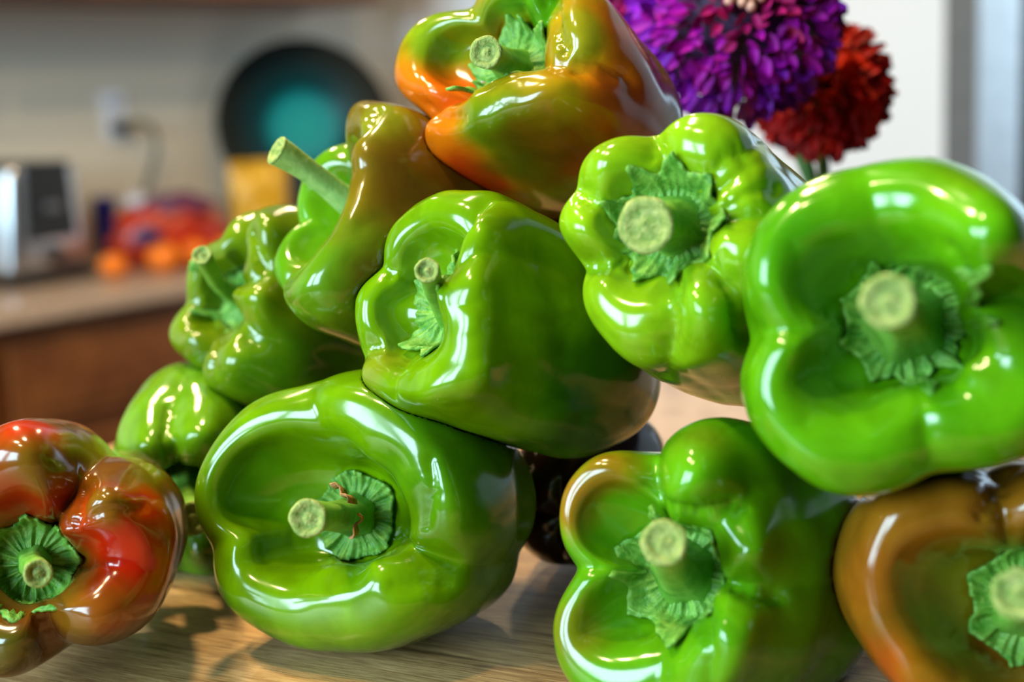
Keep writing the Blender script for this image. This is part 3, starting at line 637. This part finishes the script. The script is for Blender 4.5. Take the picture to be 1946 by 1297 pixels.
# yellow bag
YEL = plant('yellow_bag_film', (170, 120, 14), (222, 172, 44), 18, .3, .3)
yp = onz(556, 492, CZ) - .10 * NV
r = empty('snack_bag', None, 'yellow snack bag standing in front of the teal plate', 'bag', None, Matrix.Translation(yp) @ Matrix.Rotation(.3, 4, 'Z'))
V = []; Fk = []
nu, nv = 28, 30
for side in (-1, 1):
    for j in range(nv + 1):
        for i in range(nu + 1):
            u, v = i / nu * 2 - 1, j / nv
            puff = (1 - u ** 4) * (math.sin(math.pi * min(1, v * 1.04)) ** .6 if v < .96 else 0)
            V.append((u * .068 + .004 * noise.noise(Vector((u * 3, v * 5, side))), side * (.001 + .036 * puff * (1 + .25 * noise.noise(Vector((u * 2.5, v * 4, side * 3))))), v * .215 + .006 * math.sin(u * 5) * (v > .9)))
    base_ = 0 if side < 0 else (nu + 1) * (nv + 1)
    for j in range(nv):
        for i in range(nu):
            a = base_ + j * (nu + 1) + i; Fk.append((a, a + 1, a + nu + 2, a + nu + 1) if side < 0 else (a, a + nu + 1, a + nu + 2, a + 1))
frommesh('pouch', V, Fk, YEL, r)
obox('crimped_seal', (-.068, .068, -.0025, .0025, .205, .228), YEL, r, .001)
# blue container
p = onz(252, 492, CZ) - .10 * NV
r = empty('blue_cup', tuple(p), 'small dark blue container where the power cord comes down', 'container')
V, Fk = lathe([(.0005, 0), (.024, 0), (.027, .004), (.030, .135), (.0315, .138), (.0305, .141), (.0285, .138), (.025, .012), (.0005, .010)], 32)
frommesh('body', V, Fk, plain('cobalt_plastic', (14, 18, 120), .3), r)
V, Fk = lathe([(.0005, .150), (.025, .150), (.032, .146), (.0325, .134), (.0312, .134)], 32); frommesh('lid', V, Fk, plain('blue_lid', (22, 28, 140), .3), r)
# outlet, plug, cord
WP = onplane(216, 220, W0, NV)
OMX = Matrix(((DV[0], -NV[0], 0, WP[0]), (DV[1], -NV[1], 0, WP[1]), (0, 0, 1, WP[2]), (0, 0, 0, 1)))
r = empty('wall_outlet', None, 'white wall outlet with a black plug in its lower socket', 'outlet', None, OMX)
PLW = plain('outlet_white', (226, 228, 238), .35, 0, 0, 4)
obox('cover_plate', (-.037, .037, -.006, -.0005, -.06, .06), PLW, r, .003)
for k in (-1, 1):
    so = obox('socket', (-.017, .017, -.0085, -.005, k * .027 - .017, k * .027 + .017), plain('socket_face', (196, 198, 214), .4), r, .003)
    for q in (-1, 1): obox('slot', (q * .006 - .001, q * .006 + .001, -.009, -.008, k * .027 - .004, k * .027 + .006), BLACK, so)
obox('screw', (-.003, .003, -.0075, -.005, -.003, .003), GREY, r, .001)
q0 = np.array(OMX @ Vector((0, -.009, -.027)))
r = empty('power_cord', tuple(q0), 'grey power cord with a black plug hanging from the wall outlet', 'cord')
bm = bmesh.new(); box(bm, -.019, .019, -.034, 0, -.017, .017, .005, 2)
o = frombm('plug', bm, BLACK, r, True); o.rotation_euler = (0, 0, PH); o['label'] = 'black plug'
e0 = Vector(q0 + NV * .028); e1_ = onplane(290, 262, W0 + .05 * NV, NV); e2_ = onplane(262, 352, W0 + .06 * NV, NV)
pts = bez([np.array(e0), np.array(e0) + .05 * NV + .035 * DV + .03 * ZV, e1_ + .05 * DV + .03 * ZV, e1_ + .03 * DV - .06 * ZV, e2_, e2_ - .10 * ZV], 30)
V, Fk = tube([Vector(p_) - Vector(q0) for p_ in pts], .0075, 8); frommesh('cable', V, Fk, plain('cord_grey', (84, 88, 78), .5), r)
# teal platter on an easel
def teal():
    m, N, L, b = mat('teal_glaze', rough=.4, coat=0, spec=.15)
    t = N.new('ShaderNodeTexCoord'); g = N.new('ShaderNodeVectorMath'); g.operation = 'LENGTH'
    mp = N.new('ShaderNodeMapping'); mp.inputs['Scale'].default_value = (1, 1, 0); L.new(t.outputs['Object'], mp.inputs[0]); L.new(mp.outputs[0], g.inputs[0])
    n = noi(N, L, mp, 30, 4); ad = N.new('ShaderNodeMath'); ad.operation = 'MULTIPLY_ADD'; ad.inputs[1].default_value = .018; L.new(n.outputs[0], ad.inputs[0]); L.new(g.outputs['Value'], ad.inputs[2])
    sc = N.new('ShaderNodeMath'); sc.operation = 'MULTIPLY'; sc.inputs[1].default_value = 4.5; L.new(ad.outputs[0], sc.inputs[0])
    r = ramp(N, L, sc.outputs[0], [(.0, (10, 150, 145)), (.40, (8, 130, 135)), (.55, (3, 56, 62)), (.80, (2, 30, 34)), (.97, (2, 12, 12))])
    L.new(r.outputs[0], b.inputs['Base Color']); return m
pc = onplane(577, 243, W0 + .17 * NV, NV); dpl = float(np.dot(pc - EYE, FWD)); PR = 166 / FPX * dpl
nrm = EYE - pc + np.array([.5, 0, .9]); nrm /= np.linalg.norm(nrm)
zq = Vector(nrm).to_track_quat('Z', 'Y')
r = empty('platter', None, 'round dark teal platter with a lighter turquoise centre propped up near the corner', 'platter', None, Matrix.Translation(pc) @ zq.to_matrix().to_4x4())
prof = [(.0005, 0), (.30, .0), (.46, .02), (.52, .075), (.60, .095), (.95, .16), (1.0, .165), (1.0, .145), (.94, .125), (.6, .06), (.5, -.01), (.40, -.04), (.0005, -.04)]
V, Fk = lathe([(a * PR, b_ * PR) for a, b_ in prof], 72); frommesh('dish', V, Fk, teal(), r)
r2 = empty('plate_easel', None, 'dark easel holding the teal platter upright on the counter', 'easel', None, Matrix.Translation((pc[0], pc[1], CZ)) @ Matrix.Rotation(math.atan2(nrm[1], nrm[0]) + math.pi / 2, 4, 'Z'))
hz = float(pc[2] - PR - CZ)
for k in (-1, 1):
    V, Fk = tube([(k * .06, -.05, .004), (k * .06, -.035, hz + .012), (k * .06, -.01, hz + .002), (k * .06, .045, hz + .002), (k * .04, .075, hz + .14), (k * .04, .085, .004)], .004, 8)
    frommesh('wire_side', V, Fk, BLACK, r2)
V, Fk = tube([(-.06, .045, hz + .002), (.06, .045, hz + .002)], .004, 8); frommesh('cross_wire', V, Fk, BLACK, r2)

# ------------------------------------------------------------------ fridge on the back wall
f0 = onplane(1790, 200, np.array(corner) - .02 * DV, DV)
yl = lambda p: float(np.dot(np.asarray(p) - F0, -NV))
yf = yl(f0)                                              # local y of the fridge's left side (runs towards -y)
fs = SCN - .005
STEEL = plain('fridge_steel', (168, 172, 182), .38, .85, 0, 10); DGREY = plain('fridge_side', (92, 92, 94), .5)
r = empty('fridge', (0, 0, 0), 'stainless steel fridge with a dark side against the white wall at right edge', 'fridge', None, KB)
fx = sof(onplane(1820, 150, np.array(corner) - .60 * DV, DV))
FD = .60
yA = yl(onplane(1792, 150, np.array(corner) - FD * DV, DV)); yB = yl(onplane(1846, 150, np.array(corner) - (FD + .07) * DV, DV))
yH = yl(onplane(1938, 150, np.array(corner) - (FD + .12) * DV, DV))
kbox('carcass', (SCN - FD, fs, yA - .92, yA, .02, 1.78), DGREY, r, .006)
d = kbox('door', (SCN - FD - .07, SCN - FD - .004, yB - .41, yB, .64, 1.775), STEEL, r, .012)
d2 = kbox('door', (SCN - FD - .07, SCN - FD - .004, yB - .84, yB - .416, .64, 1.775), STEEL, r, .012)
kbox('freezer_drawer', (SCN - FD - .07, SCN - FD - .004, yB - .84, yB, .05, .63), STEEL, r, .012)
hd = kbox('handle', (SCN - FD - .125, SCN - FD - .10, yH - .03, yH, .8, 1.6), BLACK, d, .008)

# ------------------------------------------------------------------ zinnias in a vase behind the pile
def petal_mat(name, c0, c1):
    m, N, L, b = mat(name, rough=.6, spec=.25, sss=0); mp = coords(N, L); n = noi(N, L, mp, 160, 3)
    oi = N.new('ShaderNodeObjectInfo'); r = ramp(N, L, oi.outputs['Random'], [(0, c0), (1, c1)]); L.new(r.outputs[0], b.inputs['Base Color']); return m
def petal_mesh(name, ln, wd, curl, m):
    V = []; Fk = []; nu, nv = 4, 6
    for j in range(nv + 1):
        v = j / nv; wv = wd * (math.sin(math.pi * (.12 + .80 * v)) ** .7) * .5
        for i in range(nu + 1):
            u = i / nu * 2 - 1
            V.append((u * wv, -curl * ln * v * v + .22 * wd * u * u, ln * v))
    for j in range(nv):
        for i in range(nu):
            a = j * (nu + 1) + i; Fk.append((a, a + 1, a + nu + 2, a + nu + 1))
    me = bpy.data.meshes.new(name); me.from_pydata(V, [], Fk); me.update(); me.materials.append(m)
    me.polygons.foreach_set('use_smooth', [True] * len(me.polygons)); return me
VASE = np.array([.165, .72, ISL])
LEAF = plant('flower_stem_green', (40, 84, 26), (80, 120, 50), 80)
def zinnia(label, px, py, D, R, axis, n, mats, size, core, pmax=118, seed=0, hc=(50, 2, 60)):
    rnd = random.Random(seed)
    c = at(px, py, D); ax = axis[0] * RT + axis[1] * UP - axis[2] * FWD; ax /= np.linalg.norm(ax)
    q = Vector(ax).to_track_quat('Z', 'Y').to_matrix().to_4x4()
    M = Matrix.Translation(c) @ q
    r = empty('zinnia', None, label, 'flower', 'zinnias in the vase', M)
    meshes = [petal_mesh('petal', size * f, size * .52 * f, cu, m) for m in mats for f, cu in ((1, .25), (.9, .45), (1.1, .1))]
    nm = len(mats)
    for i in range(n):
        f = (i + .5) / n
        th = math.acos(1 - f * (1 - math.cos(math.radians(pmax)))); ph = i * 2.399963 + rnd.uniform(-.2, .2)
        mi = min(nm - 1, int((th / math.radians(pmax)) * nm + rnd.uniform(-.35, .35))); mi = max(0, mi)
        o = bpy.data.objects.new('petal', meshes[mi * 3 + rnd.randrange(3)]); COL.objects.link(o); o.parent = r
        d = Vector((math.sin(th) * math.cos(ph), math.sin(th) * math.sin(ph), math.cos(th)))
        o.location = d * (R - size * .95)
        tang = Vector((math.cos(th) * math.cos(ph), math.cos(th) * math.sin(ph), -math.sin(th)))
        lean = .45 + rnd.uniform(-.5, .5)
        z = (d * math.cos(lean) + tang * math.sin(lean)).normalized(); yv = (-tang * math.cos(lean) + d * math.sin(lean)).normalized(); xv = yv.cross(z)
        o.rotation_euler = Matrix((xv, yv, z)).transposed().to_euler()
        s = .55 + .45 * min(1, th / .8); o.scale = (s, s, s * rnd.uniform(.85, 1.1))
    V = []; Fk = []; mi_ = []
    for i in range(int(n * 1.6)):                            # the crowded under-petals, too many to pick apart
        th = math.acos(1 - rnd.random() * (1 - math.cos(math.radians(pmax + 6)))); ph = rnd.uniform(0, 6.2832)
        d = Vector((math.sin(th) * math.cos(ph), math.sin(th) * math.sin(ph), math.cos(th))); tang = Vector((math.cos(th) * math.cos(ph), math.cos(th) * math.sin(ph), -math.sin(th)))
        lean = rnd.uniform(-.5, 1.1); z = (d * math.cos(lean) + tang * math.sin(lean)).normalized(); x = z.cross(d.orthogonal() if lean == 0 else tang).normalized(); x = (x * math.cos(ph * 3) + z.cross(x) * math.sin(ph * 3) * .5).normalized()
        b0 = d * (R - size * 1.25); q = len(V); wd = size * .34
        for v, wv in ((0, .4), (.5, 1), (.85, .8), (1, .25)):
            c_ = b0 + z * size * v * 1.05 - tang * size * .2 * v * v
            V += [c_ - x * wd * wv, c_ + d * size * .06, c_ + x * wd * wv]
        for a in range(3):
            for b__ in range(2): Fk.append((q + a * 3 + b__, q + a * 3 + b__ + 1, q + a * 3 + b__ + 4, q + a * 3 + b__ + 3)); mi_.append(max(0, min(nm - 1, int(th / math.radians(pmax) * nm))))
    o = frommesh('under_petals', V, Fk, None, r); o['kind'] = 'stuff'
    for m_ in mats: o.data.materials.append(m_)
    o.data.polygons.foreach_set('material_index', mi_)
    V, Fk = lathe([(.0005, 1), (.35, .93), (.7, .7), (.95, .25), (1, -.1), (.8, -.5), (.3, -.75), (.0005, -.8)], 24)
    frommesh('flower_heart', [tuple(np.array(v) * (R - size * 1.25)) for v in V], Fk, plain('flower_heart_dark', hc, .7), r)
    if core:
        bm = bmesh.new()
        for k in range(26):
            a = k * 2.4; rr = .0022 * math.sqrt(k) * core
            m_ = Matrix.Translation((rr * math.cos(a), rr * math.sin(a), R * .93 - rr * .3)) @ Matrix.Diagonal((1, 1, 1.6, 1))
            bmesh.ops.create_icosphere(bm, subdivisions=1, radius=.0024, matrix=m_)
        o = frombm('florets', bm, plain('floret_cream', (214, 160, 140), .7), r, True); o['kind'] = 'stuff'; o['label'] = 'cream pink florets at the centre'
    inv = M.inverted()
    a = Vector(c - ax * R * .5); b_ = Vector(VASE + np.array([rnd.uniform(-.012, .012), rnd.uniform(-.012, .012), .15])); bt = Vector(VASE + np.array([0, 0, .02]))
    back = Vector(c - ax * R * 1.3 + np.array([0, .03, -.03]))
    pts = [inv @ Vector(p_) for p_ in bez([a, back, b_ + Vector((0, .01, .10)), b_, bt], 22)]
    V, Fk = tube(pts, .0032, 8); frommesh('stem', V, Fk, LEAF, r)
    return r
PUR = [petal_mat('petal_crimson_pink', (150, 10, 80), (185, 30, 110)), petal_mat('petal_magenta', (140, 4, 140), (170, 10, 160)), petal_mat('petal_purple', (104, 4, 150), (140, 10, 170)), petal_mat('petal_violet', (74, 6, 130), (110, 16, 170))]
REDP = [petal_mat('petal_orange_red', (190, 40, 10), (170, 20, 8)), petal_mat('petal_scarlet', (170, 8, 8), (140, 4, 6)), petal_mat('petal_deep_red', (110, 2, 6), (150, 6, 8))]
MAG = [petal_mat('petal_dark_magenta', (120, 6, 70), (150, 10, 90))]
zinnia('large purple zinnia above the light green pepper', 1393, 28, .62, .0495, (-.05, .08, .99), 298, PUR, .0098, 1.0, 122, 1)
zinnia('red zinnia partly behind the purple one', 1560, 170, .70, .0365, (-.25, .30, .9), 260, REDP, .0095, 0, 125, 2, (60, 2, 4))
zinnia('dark magenta zinnia peeping out between the topmost pepper and the purple zinnia', 1195, -32, .70, .030, (0, .1, 1), 170, MAG, .011, 0, 120, 3)
r = empty('vase', tuple(VASE), 'small ceramic vase holding the zinnias behind the big green pepper', 'vase')
V, Fk = lathe([(.0005, .0), (.030, 0), (.034, .004), (.042, .04), (.044, .075), (.034, .12), (.026, .15), (.029, .160), (.027, .161), (.023, .15), (.030, .12), (.040, .075), (.036, .03), (.0005, .008)], 48)
frommesh('vessel', V, Fk, plain('vase_white', (220, 218, 212), .25), r)
V, Fk = lathe([(.026, .1505), (.0300, .158), (.0305, .161), (.029, .163), (.0265, .1615)], 48); frommesh('rim', V, Fk, plain('vase_rim', (205, 202, 196), .3), r)
